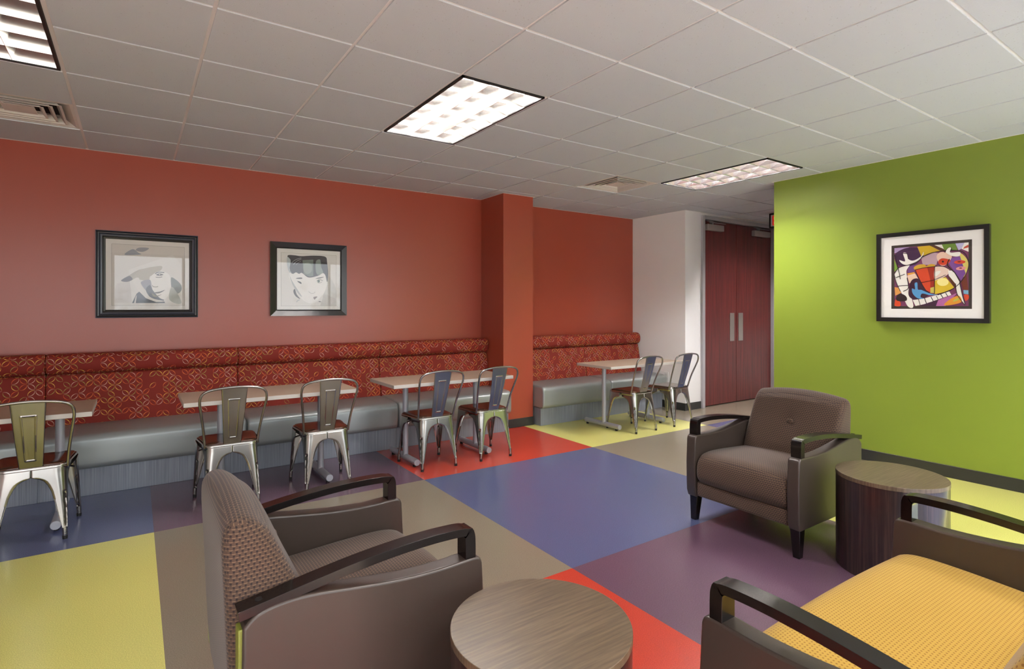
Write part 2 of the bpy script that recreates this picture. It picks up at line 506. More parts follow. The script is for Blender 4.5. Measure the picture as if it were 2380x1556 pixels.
# ------------------------------------------------------------------ banquette benches
def petal_mat():
    m = mat('leaf_ring_fabric', (120,34,26), .75, spec=.3); g = G(m)
    uv = g.coord('UV', (1/.067,)*3, (0, 0, PI/4))
    sp = g.n('ShaderNodeSeparateXYZ'); g.l(uv, sp.inputs[0]); X, Y = sp.outputs[0], sp.outputs[1]
    R = .47; CC = .215; hh = math.sqrt(R*R-CC*CC)
    def petals(x, y, seed):
        xf = g.math('SUBTRACT', g.math('FRACT', x), .5)
        y2 = g.math('ADD', y, .5)
        yf = g.math('SUBTRACT', g.math('FRACT', y2), .5)
        yy = g.math('MULTIPLY', yf, yf)
        xa = g.math('ADD', xf, CC); xb = g.math('SUBTRACT', xf, CC)
        d1 = g.math('SQRT', g.math('ADD', g.math('MULTIPLY', xa, xa), yy))
        d2 = g.math('SQRT', g.math('ADD', g.math('MULTIPLY', xb, xb), yy))
        # line width tapers towards the petal tips, differently per side
        tp = g.math('SUBTRACT', 1.0, g.math('DIVIDE', g.math('ABSOLUTE', yf), hh), clamp=True)
        wdt = g.math('MULTIPLY_ADD', tp, .062, .012)
        inside = g.math('LESS_THAN', g.math('MAXIMUM', d1, d2), R)
        l1 = g.math('MULTIPLY', inside, g.math('GREATER_THAN', d1, g.math('SUBTRACT', R, wdt)))
        l2 = g.math('MULTIPLY', inside, g.math('GREATER_THAN', d2, g.math('SUBTRACT', R, wdt)))
        cb = g.n('ShaderNodeCombineXYZ'); g.l(g.math('FLOOR', x), cb.inputs[0]); g.l(g.math('FLOOR', y2), cb.inputs[1]); cb.inputs[2].default_value = seed
        wn = g.n('ShaderNodeTexWhiteNoise'); g.l(cb.outputs[0], wn.inputs['Vector'])
        s3 = g.n('ShaderNodeSeparateColor'); g.l(wn.outputs['Color'], s3.inputs[0])
        keep = g.math('GREATER_THAN', wn.outputs['Value'], .30)
        return l1, l2, keep, s3.outputs[0], s3.outputs[1]
    def pal(f):
        o = g.n('ShaderNodeValToRGB'); o.color_ramp.interpolation = 'CONSTANT'; e = o.color_ramp.elements
        cols = [(212,96,48), (226,182,82), (160,152,80), (206,170,150), (222,120,58)]
        while len(e) < len(cols): e.new(1.)
        for i, c in enumerate(cols): e[i].position = i/len(cols); e[i].color = (*s2l(c), 1)
        g.l(f, o.inputs[0]); return o.outputs[0]
    weave = g.noise(g.coord('UV', (1, 1, 1)), 900, 1)
    base = g.mix(weave, (108,28,22), (138,42,32))
    for A, B, sd in ((X, Y, 1.3), (Y, X, 7.7)):
        l1, l2, keep, r1, r2 = petals(A, B, sd)
        base = g.mix(g.math('MULTIPLY', g.math('MULTIPLY', l1, keep), .97), base, pal(r1))
        base = g.mix(g.math('MULTIPLY', g.math('MULTIPLY', l2, keep), .97), base, pal(r2))
    g.col(base); g.bump(weave, .2, .001)
    return m
M_petal = petal_mat()
def vinyl(name, rgb, rough=.36, metal=0.):
    m = mat(name, rgb, rough, metal=metal, spec=.5); g = G(m); v = g.coord('Object')
    g.bump(g.math('ADD', g.noise(v, 450, 2), g.math('MULTIPLY', g.noise(v, 6, 2), 4)), .10, .003)
    return m
M_pewter = vinyl('pewter_vinyl', (152,158,156), .34, .35)
def kick_mat():
    m = mat('striated_grey_laminate', (138,146,158), .4, metal=.15); g = G(m)
    v = g.coord('Object', (120, 120, 1.5)); n = g.noise(v, 1.5, 3)
    g.col(g.ramp(n, [(.3, (118,124,134)), (.5, (138,144,154)), (.7, (158,164,174))])); return m
M_kick = kick_mat()
def rr_prof(x0, x1, z0, z1, r, n=5, dome=0.):
    """rounded rectangle profile, optional domed top"""
    P_ = []
    for (cx, cz, a0) in ((x1-r, z1-r, 0), (x0+r, z1-r, PI/2), (x0+r, z0+r, PI), (x1-r, z0+r, 1.5*PI)):
        for k in range(n+1):
            a = a0+k/n*PI/2; P_.append((cx+r*math.cos(a), cz+r*math.sin(a)))
    out = []
    N = len(P_)
    for i in range(N):
        a, b = P_[i], P_[(i+1) % N]; d = math.hypot(b[0]-a[0], b[1]-a[1]); k = max(1, int(d/.05))
        for q in range(k):
            t_ = q/k; x, z = a[0]+(b[0]-a[0])*t_, a[1]+(b[1]-a[1])*t_
            if dome and z > (z0+z1)/2: z += dome*(1-((x-(x0+x1)/2)/((x1-x0)/2))**2)
            out.append((x, z))
    return out
def bench(x0, x1, label, group, uo=0., plinth_l=0., plinth_r=0.):
    cx, w = (x0+x1)/2, (x1-x0)/2
    t = thing('banquette', label, 'bench', (cx, 0, 0), 0, group)
    # plinth
    box('plinth', M_kick, (-w+plinth_l, w-plinth_r, -.60, -.03, .0, .205), t, bevel=.002)
    bm = bmesh.new()
    def dcu(p):
        k = 1-(p.x/w)**2
        return p
    soft_loft(bm, rr_prof(-.675, -.05, .208, .455, .045, 5, .02), w-.002, .022, 14, 4)
    finish(bm, 'seat_cushion', M_pewter, t, smooth=1.2)
    # slanted padded back
    prof = [(-.20, .40), (-.205, .47), (-.185, .60), (-.165, .72), (-.15, .80), (-.135, .852), (-.10, .868), (-.02, .868), (-.02, .40)]
    bm = bmesh.new(); soft_loft(bm, [tuple(v) for v in [(p[0], p[1]) for p in cr([(a, b, 0) for a, b in prof[:8]], 4)]] + [(-.02, .60), (-.02, .40)], w-.001, .012, 12, 3)
    finish(bm, 'backrest', M_petal, t, smooth=1.0, uv=True)
    # head roll
    pr_ = []
    for k in range(24):
        a = 2*PI*k/24; yy = math.cos(a); zz = math.sin(a)
        yy = math.copysign(abs(yy)**.75, yy); zz = math.copysign(abs(zz)**.8, zz)
        pr_.append((-.105+.085*yy, .945+.082*zz))
    bm = bmesh.new(); soft_loft(bm, pr_, w-.0005, .02, 12, 4)
    finish(bm, 'head_roll', M_petal, t, smooth=1.2, uv=True)
    return t
GB = 'banquette sections along the red wall'
bench(-1.60, -.25, 'red leaf-ring patterned banquette section at the left edge of the photo', GB)
bench(-.25, 1.10, 'red patterned banquette section under the left framed portrait', GB)
bench(1.10, 2.45, 'red patterned banquette section under the framed portrait of a dark-haired person', GB)
bench(2.45, 3.79, 'red patterned banquette section ending against the orange column', GB)
bench(4.225, 5.33, 'red patterned banquette section in the alcove, touching the orange column', GB, plinth_l=.02)
bench(5.33, 6.39, 'red patterned banquette section in the alcove corner by the white wall', GB, plinth_r=.02)

# ------------------------------------------------------------------ tables
def lam():
    m = mat('taupe_laminate', (174,156,136), .38, spec=.5); g = G(m); v = g.coord('Object', (3, 60, 60))
    g.col(g.mix(g.noise(v, 2, 3), (162,144,124), (182,164,144))); return m
M_lam = lam(); M_edge = mat('pale_edge_band', (198,192,184), .45)
M_post = mat('silver_powder_coat', (176,178,186), .38, metal=.25)
M_rub = mat('black_rubber', (24,24,24), .6)
def make_table(x, label):
    t = thing('dining_table', label, 'table', (x, -1.19, 0), 0, 'laminate tables in front of the banquette')
    bm = bmesh.new(); bxx(bm, -.595, .595, -.275, .28, .722, .752)
    for f in bm.faces: f.material_index = 1
    bm.normal_update()
    for f in bm.faces:
        if all(v.co.z > .74 for v in f.verts): f.material_index = 0
    finish(bm, 'tabletop', [M_lam, M_edge], t, bevel=.0025)
    for s in (-1, 1):
        px_ = s*.3675+.04
        bm = bmesh.new(); tube(bm, [(px_, .11, .06), (px_, .11, .718)], .0255, 20)
        bxx(bm, px_-.09, px_+.09, .02, .20, .714, .722)
        finish(bm, 'post', M_post, t, smooth=.6)
        bm = bmesh.new(); tube(bm, [(px_, -.145, .045), (px_, .42, .045)], .0275, 24)
        fo = finish(bm, 'foot_bar', M_post, t, smooth=.6, bevel=.002)
        for yy in (-.09, .39):
            bm = bmesh.new(); tube(bm, [(px_, yy, 0), (px_, yy, .02)], .015, 12)
            finish(bm, 'glide', M_rub, fo, smooth=.6)
    return t
tb = make_table(1.185, 'long taupe table under the dark-haired portrait, with two metal chairs')
dup(tb, (-.49, -1.19, 0), 0, 'taupe table at the left edge of the photo behind a single metal chair')
dup(tb, (2.67, -1.19, 0), 0, 'taupe table in front of the orange column standing on red floor')
dup(tb, (5.13, -1.19, 0), 0, 'farthest taupe table in the alcove standing on lime floor')

# ------------------------------------------------------------------ metal cafe chairs
def gun():
    m = mat('clear_coated_gunmetal', (150,147,140), .24, metal=1.0, coat=.4); g = G(m); v = g.coord('Object', (1, 1, 1))
    n = g.noise(v, 5, 1, .4)
    g.col(g.ramp(n, [(.3, (146,144,139)), (.55, (160,157,151)), (.75, (170,166,158))]))
    return m
M_gun = gun()
def seatwood():
    m = mat('cherry_seat_wood', (96,44,28), .25, spec=.5, coat=.4); g = G(m); v = g.coord('Object', (4, 40, 4))
    g.col(g.mix(g.noise(v, 2, 3), (62,36,24), (86,52,34))); return m
M_seatw = seatwood()
def seat_outline(scale=1.0, n=10):
    # rear narrower than front, rounded corners (y forward)
    cs = [(-.165, -.175), (.165, -.175), (.20, .185), (-.20, .185)]; r = .06
    P_ = []
    for i in range(4):
        p0, p1, p2 = Vector(cs[i-1]), Vector(cs[i]), Vector(cs[(i+1) % 4])
        a = (p0-p1).normalized(); b = (p2-p1).normalized()
        s = p1+a*r; e = p1+b*r
        for k in range(n+1):
            t_ = k/n; P_.append((s*(1-t_)**2 + p1*2*t_*(1-t_) + e*t_*t_)*scale)
    return P_
def make_chair(label, wood=True):
    t = thing('metal_cafe_chair', label, 'chair', (0, 0, 0), 0, 'metal cafe chairs')
    # pan with rolled rim
    out = seat_outline()
    bm = bmesh.new()
    layers = [(.992, .405), (1.000, .425), (1.003, .437), (.985, .443), (.965, .442), (.955, .436), (.5, .434)]
    rings = [[bm.verts.new((p.x*s, p.y*s, z)) for p in out] for s, z in layers]
    n = len(out)
    for A, B in zip(rings[:-1], rings[1:]):
        for k in range(n): bm.faces.new((A[k], A[(k+1) % n], B[(k+1) % n], B[k]))
    bm.faces.new(rings[-1])
    finish(bm, 'seat_pan', M_gun, t, smooth=1.0, solid=.002)
    bm = bmesh.new()
    layers = [(.93, .438), (.945, .443), (.945, .449), (.93, .453), (.5, .451)]
    rings = [[bm.verts.new((p.x*s, p.y*s, z)) for p in out] for s, z in layers]
    for A, B in zip(rings[:-1], rings[1:]):
        for k in range(n): bm.faces.new((A[k], A[(k+1) % n], B[(k+1) % n], B[k]))
    bm.faces.new(rings[-1]); bm.faces.new(rings[0][::-1])
    o = finish(bm, 'seat', M_seatw if wood else M_gun, t, smooth=1.0)
    # four pressed sheet legs that meet in arches under the pan
    tops = {(-1,-1): (-.165, -.175), (1,-1): (.165, -.175), (1,1): (.20, .185), (-1,1): (-.20, .185)}
    feet = {(-1,-1): (-.172, -.222), (1,-1): (.172, -.222), (1,1): (.212, .212), (-1,1): (-.212, .212)}
    for (sx, sy), tp in tops.items():
        ft = feet[(sx, sy)]
        wx_top = abs(tp[0]) + .002; wy_top = .182
        bm = bmesh.new(); S = 64; U = 31; grid = []
        for k in range(S+1):
            s = k/S; z = .430 - (.430-.025)*s
            cx = tp[0] + (ft[0]-tp[0])*s*(1.0); cy = tp[1] + (ft[1]-tp[1])*s
            # arch: wings shrink fast at first, then taper
            TB = ((.025,.014),(.06,.022),(.12,.036),(.22,.057),(.29,.074),(.33,.091),(.355,.108),(.368,.128),(.378,.150),(.386,.180),(.390,.202),(.45,.202))
            for q in range(len(TB)-1):
                if TB[q][0] <= z <= TB[q+1][0]: break
            wabs = TB[q][1] + (TB[q+1][1]-TB[q][1])*(z-TB[q][0])/(TB[q+1][0]-TB[q][0])
            wx, wy = min(wx_top, wabs), min(wy_top, wabs)
            rad = .060 - .046*min(1., max(0., (.40-z)/.36))
            rad = min(rad, .9*min(wx, wy))
            row = []
            for u in range(U+1):
                v_ = -1+2*u/U
                # arc-length along the L: negative -> x wing, positive -> y wing, corner rounded by a quadratic curve
                lx = max(0, -v_)*wx; ly = max(0, v_)*wy; l_ = lx+ly
                if l_ < rad:
                    tt = .5*(1-l_/rad)
                    dx, dy = (rad*(1-tt)**2, rad*tt**2) if v_ < 0 else (rad*tt**2, rad*(1-tt)**2)
                else: dx, dy = lx, ly
                # pressed channel down the corner
                if .36 < s < .93:
                    depth = .011*min(1, (s-.36)/.05)*min(1, (.93-s)/.08)
                    gw = min(.62, .016/max(.012, min(wx, wy)))
                    if abs(v_) < gw:
                        c_ = min(1., 1.7*math.cos(v_/gw*PI/2)**2); dx += depth*c_*1.2; dy += depth*c_*1.2
                # flanges rolled inward at the free edges
                if abs(v_) > .93 and z < .375:
                    if v_ < 0: dy += .006
                    else: dx += .006
                row.append(bm.verts.new((cx - sx*dx, cy - sy*dy, z)))
            grid.append(row)
        for k in range(S):
            for u in range(U): bm.faces.new((grid[k][u], grid[k][u+1], grid[k+1][u+1], grid[k+1][u]))
        lg = finish(bm, 'leg', M_gun, t, smooth=1.0, solid=.0022)
        bm = bmesh.new()
        ox, oy = ft[0]-sx*.012, ft[1]-sy*.012
        tube(bm, [(ox-sx*-.0, oy, .0), (ox, oy, .022)], [.0125, .0135], 12)
        rt = finish(bm, 'rubber_foot', M_rub, lg, smooth=.8)
        bm = bmesh.new(); tube(bm, [(ox, oy, .02), (ox-sx*.001, oy-sy*.002, .07)], [.0125, .014], 12)
        finish(bm, 'foot_sleeve', M_gun, lg, smooth=.8)
    # crossed braces under the seat
    bm = bmesh.new()
    for a, b in (((-.17, -.17), (.19, .18)), ((.17, -.17), (-.19, .18))):
        tube(bm, cr([(a[0]*.93, a[1]*.93, .345), (a[0]*.5, a[1]*.5, .385), (0, 0, .395 + (.006 if a[0] > 0 else -.006)), (b[0]*.5, b[1]*.5, .385), (b[0]*.93, b[1]*.93, .345)], 4), .006, 8)
    finish(bm, 'brace', M_gun, t, smooth=.9)
    # hoop
    hp = [(-.168, -.135, .425), (-.170, -.150, .47), (-.182, -.185, .58), (-.200, -.235, .70), (-.207, -.258, .76),
          (-.198, -.270, .805), (-.165, -.280, .832), (-.10, -.288, .846), (0, -.292, .852)]
    hp = hp + [(-x, y, z) for x, y, z in hp[-2::-1]]
    bm = bmesh.new(); tube(bm, cr(hp, 6), .0088, 12)
    finish(bm, 'hoop', M_gun, t, smooth=1.0)
    # splat with pressed panel
    bm = bmesh.new(); NU, NV = 48, 100; grid = []
    for j in range(NV+1):
        v_ = j/NV; z = .437 + (.846-.437)*v_
        y = -.168 + (-.288+.168)*v_ - .006*math.sin(PI*v_)
        hw = .055 + (.081-.055)*v_
        row = []
        for i in range(NU+1):
            u_ = -1+2*i/NU; x = u_*hw
            # pressed ridge outline of a tapering rounded rectangle
            iw = .021 + .016*v_
            dx_ = abs(x)-iw; dz_ = max(.13-v_, v_-.80)*.409
            sd = max(dx_, dz_) if (dx_ < 0 or dz_ < 0) else math.hypot(dx_, dz_)
            rid = .0042*math.exp(-(sd/.0030)**2)
            edge = .004*max(0, (abs(u_)-.92)/.08)
            row.append(bm.verts.new((x, y - rid + edge + .006*(u_*u_)*0, z)))
        grid.append(row)
    for j in range(NV):
        for i in range(NU): bm.faces.new((grid[j][i], grid[j][i+1], grid[j+1][i+1], grid[j+1][i]))
    finish(bm, 'splat', M_gun, t, smooth=1.2, solid=.002)
    return t
YC = -1.255
c0 = make_chair('metal cafe chair nearest the right end of the long middle table')
c0.location = (1.555, YC, 0); c0.rotation_euler = (0, 0, -.04)
c0['label'] = 'metal cafe chair at the right end of the table under the dark-haired portrait'
dup(c0, (-.185, -1.265, 0), .0, 'leftmost metal cafe chair, cut off by the left edge of the photo')
dup(c0, (.885, -1.285, 0), 0., 'metal cafe chair directly behind the back of the left brown armchair')
dup(c0, (2.49, -1.255, 0), 0., 'left metal cafe chair of the two standing on red floor')
dup(c0, (3.065, -1.262, 0), 0.0, 'right metal cafe chair of the two on red floor, in front of the orange column')
dup(c0, (5.025, -1.31, 0), 0.0, 'left metal cafe chair of the two in the alcove, wooden seat')
c7 = make_chair('farthest metal cafe chair by the white wall, with a plain metal seat', wood=False)
c7.location = (5.66, -1.31, 0)

# ------------------------------------------------------------------ lounge seating
def woven(name, base, base2, dash, dot, pu, pv, rough=.8):
    m = mat(name, base, rough, spec=.25); g = G(m)
    uv = g.coord('UV', (1/pu, 1/pv, 1)); sp = g.n('ShaderNodeSeparateXYZ'); g.l(uv, sp.inputs[0]); X, Y = sp.outputs[0], sp.outputs[1]
    row = g.math('FLOOR', Y)
    xo = g.math('ADD', X, g.math('MULTIPLY', g.math('MODULO', g.math('ABSOLUTE', row), 2.0), .5))
    fx = g.math('SUBTRACT', g.math('FRACT', xo), .5); fy = g.math('SUBTRACT', g.math('FRACT', Y), .5)
    d = g.math('MULTIPLY', g.math('LESS_THAN', g.math('ABSOLUTE', fx), .31), g.math('LESS_THAN', g.math('ABSOLUTE', g.math('ADD', fy, .25)), .10))
    fx2 = g.math('SUBTRACT', g.math('FRACT', g.math('ADD', xo, .5)), .5)
    e1 = g.math('MULTIPLY', fx2, pu/pv); e2 = g.math('SUBTRACT', fy, .2)
    dd = g.math('SQRT', g.math('ADD', g.math('MULTIPLY', e1, e1), g.math('MULTIPLY', e2, e2)))
    dt = g.math('LESS_THAN', dd, .26)
    c = g.mix(g.noise(g.coord('UV'), 600, 1), base, base2)
    if dot: c = g.mix(g.math('MULTIPLY', dt, .85), c, dot)
    if dash: c = g.mix(g.math('MULTIPLY', d, .85), c, dash)
    g.col(c)
    g.bump(g.math('SUBTRACT', d, dt), .35, .0015)
    g.b.inputs['Sheen Weight'].default_value = .15
    return m
M_brown = woven('brown_woven_fabric', (66,50,40), (78,59,48), (114,92,70), (22,18,24), .0145, .0108)
M_yellow = woven('yellow_dotted_fabric', (186,150,62), (198,162,76), None, (140,98,32), .0125, .0105)
M_leather = vinyl('taupe_brown_vinyl', (60,51,45), .34)
M_lime = vinyl('lime_edge_strip', (118,122,48), .45)
M_esp = mat('espresso_lacquered_wood', (15,10,10), .26, spec=.35, coat=.25)
def dz(d, hd=.37): return hd-d
def armchair(name, label, cat, loc, rz, hw=.375, fabric=None, group=None, button=True):
    t = thing(name, label, cat, loc, rz, group)
    D = .74
    # side panels
    top = [(0.0, .535), (.012, .556), (.05, .560), (.14, .556), (.24, .558), (.34, .566), (.45, .580), (.56, .594), (.64, .594), (.70, .580), (.735, .55)]
    tc = [tuple(v[:2]) for v in cr([(a, b, 0) for a, b in top], 4)]
    prof = [(dz(a), b) for a, b in tc] + [(dz(.737), .40), (dz(.735), .158), (dz(.012), .158), (dz(-.003), .20), (dz(-.008), .38)]
    for s in (-1, 1):
        bm = bmesh.new(); a, b = sorted((s*hw, s*(hw-.068)))
        prism(bm, prof, a, b); p = finish(bm, 'side_panel', M_leather, t, bevel=.014, seg=4)
        # stitched seam along the top outer edge
        bm = bmesh.new(); sm = [(s*(hw-.004), dz(x), z-.012) for x, z in tc[2:-5]]
        tube(bm, sm, .0022, 6); finish(bm, 'seam_piping', M_leather, p, smooth=1.0)
        # thin lime-coloured strip on the rear end of the panel
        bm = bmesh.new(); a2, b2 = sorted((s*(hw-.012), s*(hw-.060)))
        bxx(bm, a2, b2, dz(.745), dz(.730), .17, .545); finish(bm, 'rear_strip', M_lime, p, bevel=.004)
        # arched wooden arm with front post
        path = [(.745, .584), (.66, .597), (.56, .614), (.44, .632), (.32, .645), (.20, .652), (.11, .652), (.058, .648), (.047, .636), (.044, .61), (.044, .550)]
        pc = cr([(a_, b_, 0) for a_, b_ in path], 5); L_, R_ = [], []
        for k, q in enumerate(pc):
            a_ = pc[max(k-1, 0)]; b_ = pc[min(k+1, len(pc)-1)]; tx, tz = b_.x-a_.x, b_.y-a_.y; l_ = math.hypot(tx, tz)
            nx, nz = -tz/l_, tx/l_; h_ = .0130 + (.006 if k > len(pc)*.72 else 0)
            L_.append((dz(q.x+nx*h_), q.y+nz*h_)); R_.append((dz(q.x-nx*h_), q.y-nz*h_))
        bm = bmesh.new(); a3, b3 = sorted((s*(hw-.004), s*(hw-.062)))
        n = len(L_); VA = [[bm.verts.new((x_, y_, z_)) for y_, z_ in (L_[k], R_[k])] for k in range(n) for x_ in (a3,)]
        VB = [[bm.verts.new((b3, y_, z_)) for y_, z_ in (L_[k], R_[k])] for k in range(n)]
        for k in range(n-1):
            bm.faces.new((VA[k][0], VA[k+1][0], VA[k+1][1], VA[k][1])); bm.faces.new((VB[k][0], VB[k][1], VB[k+1][1], VB[k+1][0]))
            bm.faces.new((VA[k][0], VB[k][0], VB[k+1][0], VA[k+1][0])); bm.faces.new((VA[k][1], VA[k+1][1], VB[k+1][1], VB[k][1]))
        bm.faces.new((VA[0][0], VA[0][1], VB[0][1], VB[0][0])); bm.faces.new((VA[-1][0], VB[-1][0], VB[-1][1], VA[-1][1]))
        ar = finish(bm, 'arm', M_esp, t, bevel=.005, seg=3)
        bm = bmesh.new(); tube(bm, [(s*(hw-.033), dz(.69), .600), (s*(hw-.033), dz(.69), .6065)], .011, 16)
        finish(bm, 'screw_cap', M_dark, ar, smooth=.6)
        for dd, sh in ((.05, .0), (.69, .0)):
            bm = bmesh.new(); xx = s*(hw-.038); yy = dz(dd)
            A = [bm.verts.new((xx+a_*.029, yy+b_*.029, .165)) for a_, b_ in ((-1,-1),(1,-1),(1,1),(-1,1))]
            B = [bm.verts.new((xx+a_*.019+s*.006, yy+b_*.019+(.006 if dd < .3 else -.01), 0)) for a_, b_ in ((-1,-1),(1,-1),(1,1),(-1,1))]
            for k in range(4): bm.faces.new((A[k], A[(k+1) % 4], B[(k+1) % 4], B[k]))
            bm.faces.new(A[::-1]); bm.faces.new(B); finish(bm, 'leg', M_esp, t, bevel=.003)
    iw = hw-.070
    # seat cushion: waterfall front
    sp = [(.02, .262), (-.004, .30), (-.004, .36), (.012, .405), (.05, .437), (.12, .449), (.25, .447), (.40, .438), (.56, .428), (.60, .40), (.60, .262)]
    pc = [(dz(v.x), v.y) for v in cr([(a, b, 0) for a, b in sp[:9]], 5)] + [(dz(.60), .40), (dz(.60), .30), (dz(.60), .262), (dz(.40), .262), (dz(.2), .262)]
    def sdef(p):
        if p.z > .35: p.z += .012*(1-(p.x/iw)**2)
        p.y += .010*(1-(p.x/iw)**2) if p.y > dz(.10) else 0
        return p
    bm = bmesh.new(); soft_loft(bm, pc, iw, .03, 20, 5, sdef)
    finish(bm, 'seat_cushion', fabric, t, smooth=1.2, uv=True)
    fr = rr_prof(dz(.60), dz(.012), .165, .262, .018, 4)
    bm = bmesh.new(); soft_loft(bm, fr, iw, .008, 6, 2); finish(bm, 'front_rail', fabric, t, smooth=1.0, uv=True)
    # back
    bp = [(.50, .38), (.515, .45), (.555, .56), (.597, .655), (.633, .740), (.665, .800), (.702, .834), (.735, .842), (.763, .820), (.774, .765), (.768, .60), (.760, .40), (.752, .24)]
    bc = [(dz(v.x), v.y) for v in cr([(a, b, 0) for a, b in bp], 4)] + [(dz(.745), .165), (dz(.62), .165), (dz(.50), .165), (dz(.495), .28)]
    def bdef(p):
        k = (p.x/iw)**2
        if p.z > .55: p.z -= .035*k*min(1, (p.z-.55)/.3)
        if p.y > dz(.66) and p.z > .45:
            p.y += .012*(1-k)
            r2 = (p.x**2 + (p.z-.64)**2)
            if button: p.y -= .020*math.exp(-r2/.0022)
        return p
    bm = bmesh.new(); soft_loft(bm, bc, iw, .034, 30, 6, bdef)
    bk = finish(bm, 'backrest', fabric, t, smooth=.9, uv=True)
    if button:
        bm = bmesh.new(); bmesh.ops.create_uvsphere(bm, u_segments=18, v_segments=10, radius=1.0)
        for v in bm.verts: v.co = Vector((v.co.x*.021, v.co.y*.008, v.co.z*.017)) + Vector((0, dz(.585), .64))
        finish(bm, 'button', fabric, bk, smooth=1.5, uv=True)
    return t
# left chair faces right, right chair faces left (x), settee faces the banquettes (+y)
armchair('armchair', 'brown woven armchair with dark wood arms seen from behind, left foreground', 'armchair', (1.29-.37, -3.785, 0), -PI/2, fabric=M_brown, group='brown lounge armchairs')
armchair('armchair', 'brown woven armchair with buttoned back facing left, in front of the green wall', 'armchair', (3.325+.37, -3.775, 0), PI/2, fabric=M_brown, group='brown lounge armchairs')
armchair('settee', 'wide lounge seat with yellow dotted cushion and brown vinyl sides, right foreground', 'settee', (2.24, -4.80-.37, 0), 0, hw=.64, fabric=M_yellow, button=False)

# ------------------------------------------------------------------ drum tables
def wood_top():
    m = mat('grained_brown_laminate', (112,98,80), .34, spec=.5); g = G(m); v = g.coord('Object', (3, 55, 3))
    g.col(g.ramp(g.noise(v, 2.2, 4, .6), [(.3, (76,63,48)), (.5, (93,78,60)), (.7, (110,94,74))])); return m
def wood_side():
    m = mat('dark_striped_veneer', (52,38,34), .3, spec=.5, coat=.3); g = G(m)
    v = g.coord('Object', (34, 34, .8)); g.col(g.ramp(g.noise(v, 2.5, 4, .65), [(.35, (28,20,20)), (.5, (42,30,28)), (.66, (64,46,41))])); return m
M_wt, M_ws = wood_top(), wood_side()
def drum(label, x, y):
    t = thing('drum_table', label, 'table', (x, y, 0), 0, 'round wooden drum tables')
    bm = bmesh.new(); tube(bm, [(0,0,.0), (0,0,.484)], .2535, 96); finish(bm, 'drum_body', M_ws, t, smooth=.6)
    bm = bmesh.new(); tube(bm, [(0,0,.484), (0,0,.506)], .255, 96); finish(bm, 'tabletop', [M_wt], t, smooth=.6, bevel=.0015)
    return t
drum('round drum side table in the bottom foreground beside the left brown armchair', 1.267, -4.514)
drum('round drum side table between the far brown armchair and the yellow settee', 3.654, -4.465)

# ------------------------------------------------------------------ pictures
def homog(q):
    """inverse homography: quad TL,TR,BR,BL -> unit square (u right, v down)"""
    import numpy as np
    A = []; b = []
    for (x, y), (u, v) in zip(q, ((0,0),(1,0),(1,1),(0,1))):
        A.append([x, y, 1, 0, 0, 0, -u*x, -u*y]); b.append(u)
        A.append([0, 0, 0, x, y, 1, -v*x, -v*y]); b.append(v)
    h = np.linalg.solve(np.array(A, float), np.array(b, float)); h = list(h)+[1.]
    def f(p):
        x, y = p; w = h[6]*x+h[7]*y+h[8]
        return ((h[0]*x+h[1]*y+h[2])/w, (h[3]*x+h[4]*y+h[5])/w)
    return f
ART = {}
def ink(c):
    k = 'ink_%02x%02x%02x' % c
    if k not in ART: ART[k] = mat('ink_tone_%d' % (len(ART)+1), c, .7, spec=.2)
    return ART[k]
def glass_mat():
    m = bpy.data.materials.new('picture_glass'); m.use_nodes = True; nt = m.node_tree; nt.nodes.clear()
    o = nt.nodes.new('ShaderNodeOutputMaterial'); tr = nt.nodes.new('ShaderNodeBsdfTransparent'); gl = nt.nodes.new('ShaderNodeBsdfGlossy')
    gl.inputs['Roughness'].default_value = .015; mx = nt.nodes.new('ShaderNodeMixShader'); fr = nt.nodes.new('ShaderNodeFresnel'); fr.inputs[0].default_value = 1.65
    ge = nt.nodes.new('ShaderNodeNewGeometry'); iv = nt.nodes.new('ShaderNodeMath'); iv.operation = 'SUBTRACT'; iv.inputs[0].default_value = 1.0
    ml = nt.nodes.new('ShaderNodeMath'); ml.operation = 'MULTIPLY'
    nt.links.new(ge.outputs['Backfacing'], iv.inputs[1]); nt.links.new(iv.outputs[0], ml.inputs[0]); nt.links.new(fr.outputs[0], ml.inputs[1]); nt.links.new(ml.outputs[0], mx.inputs[0]); nt.links.new(tr.outputs[0], mx.inputs[1]); nt.links.new(gl.outputs[0], mx.inputs[2]); nt.links.new(mx.outputs[0], o.inputs[0]); return m
M_glass = glass_mat()
M_slate = mat('slate_blue_frame', (62,66,78), .3, spec=.5, coat=.3)
M_bframe = mat('black_frame', (26,25,25), .28, spec=.5, coat=.3)
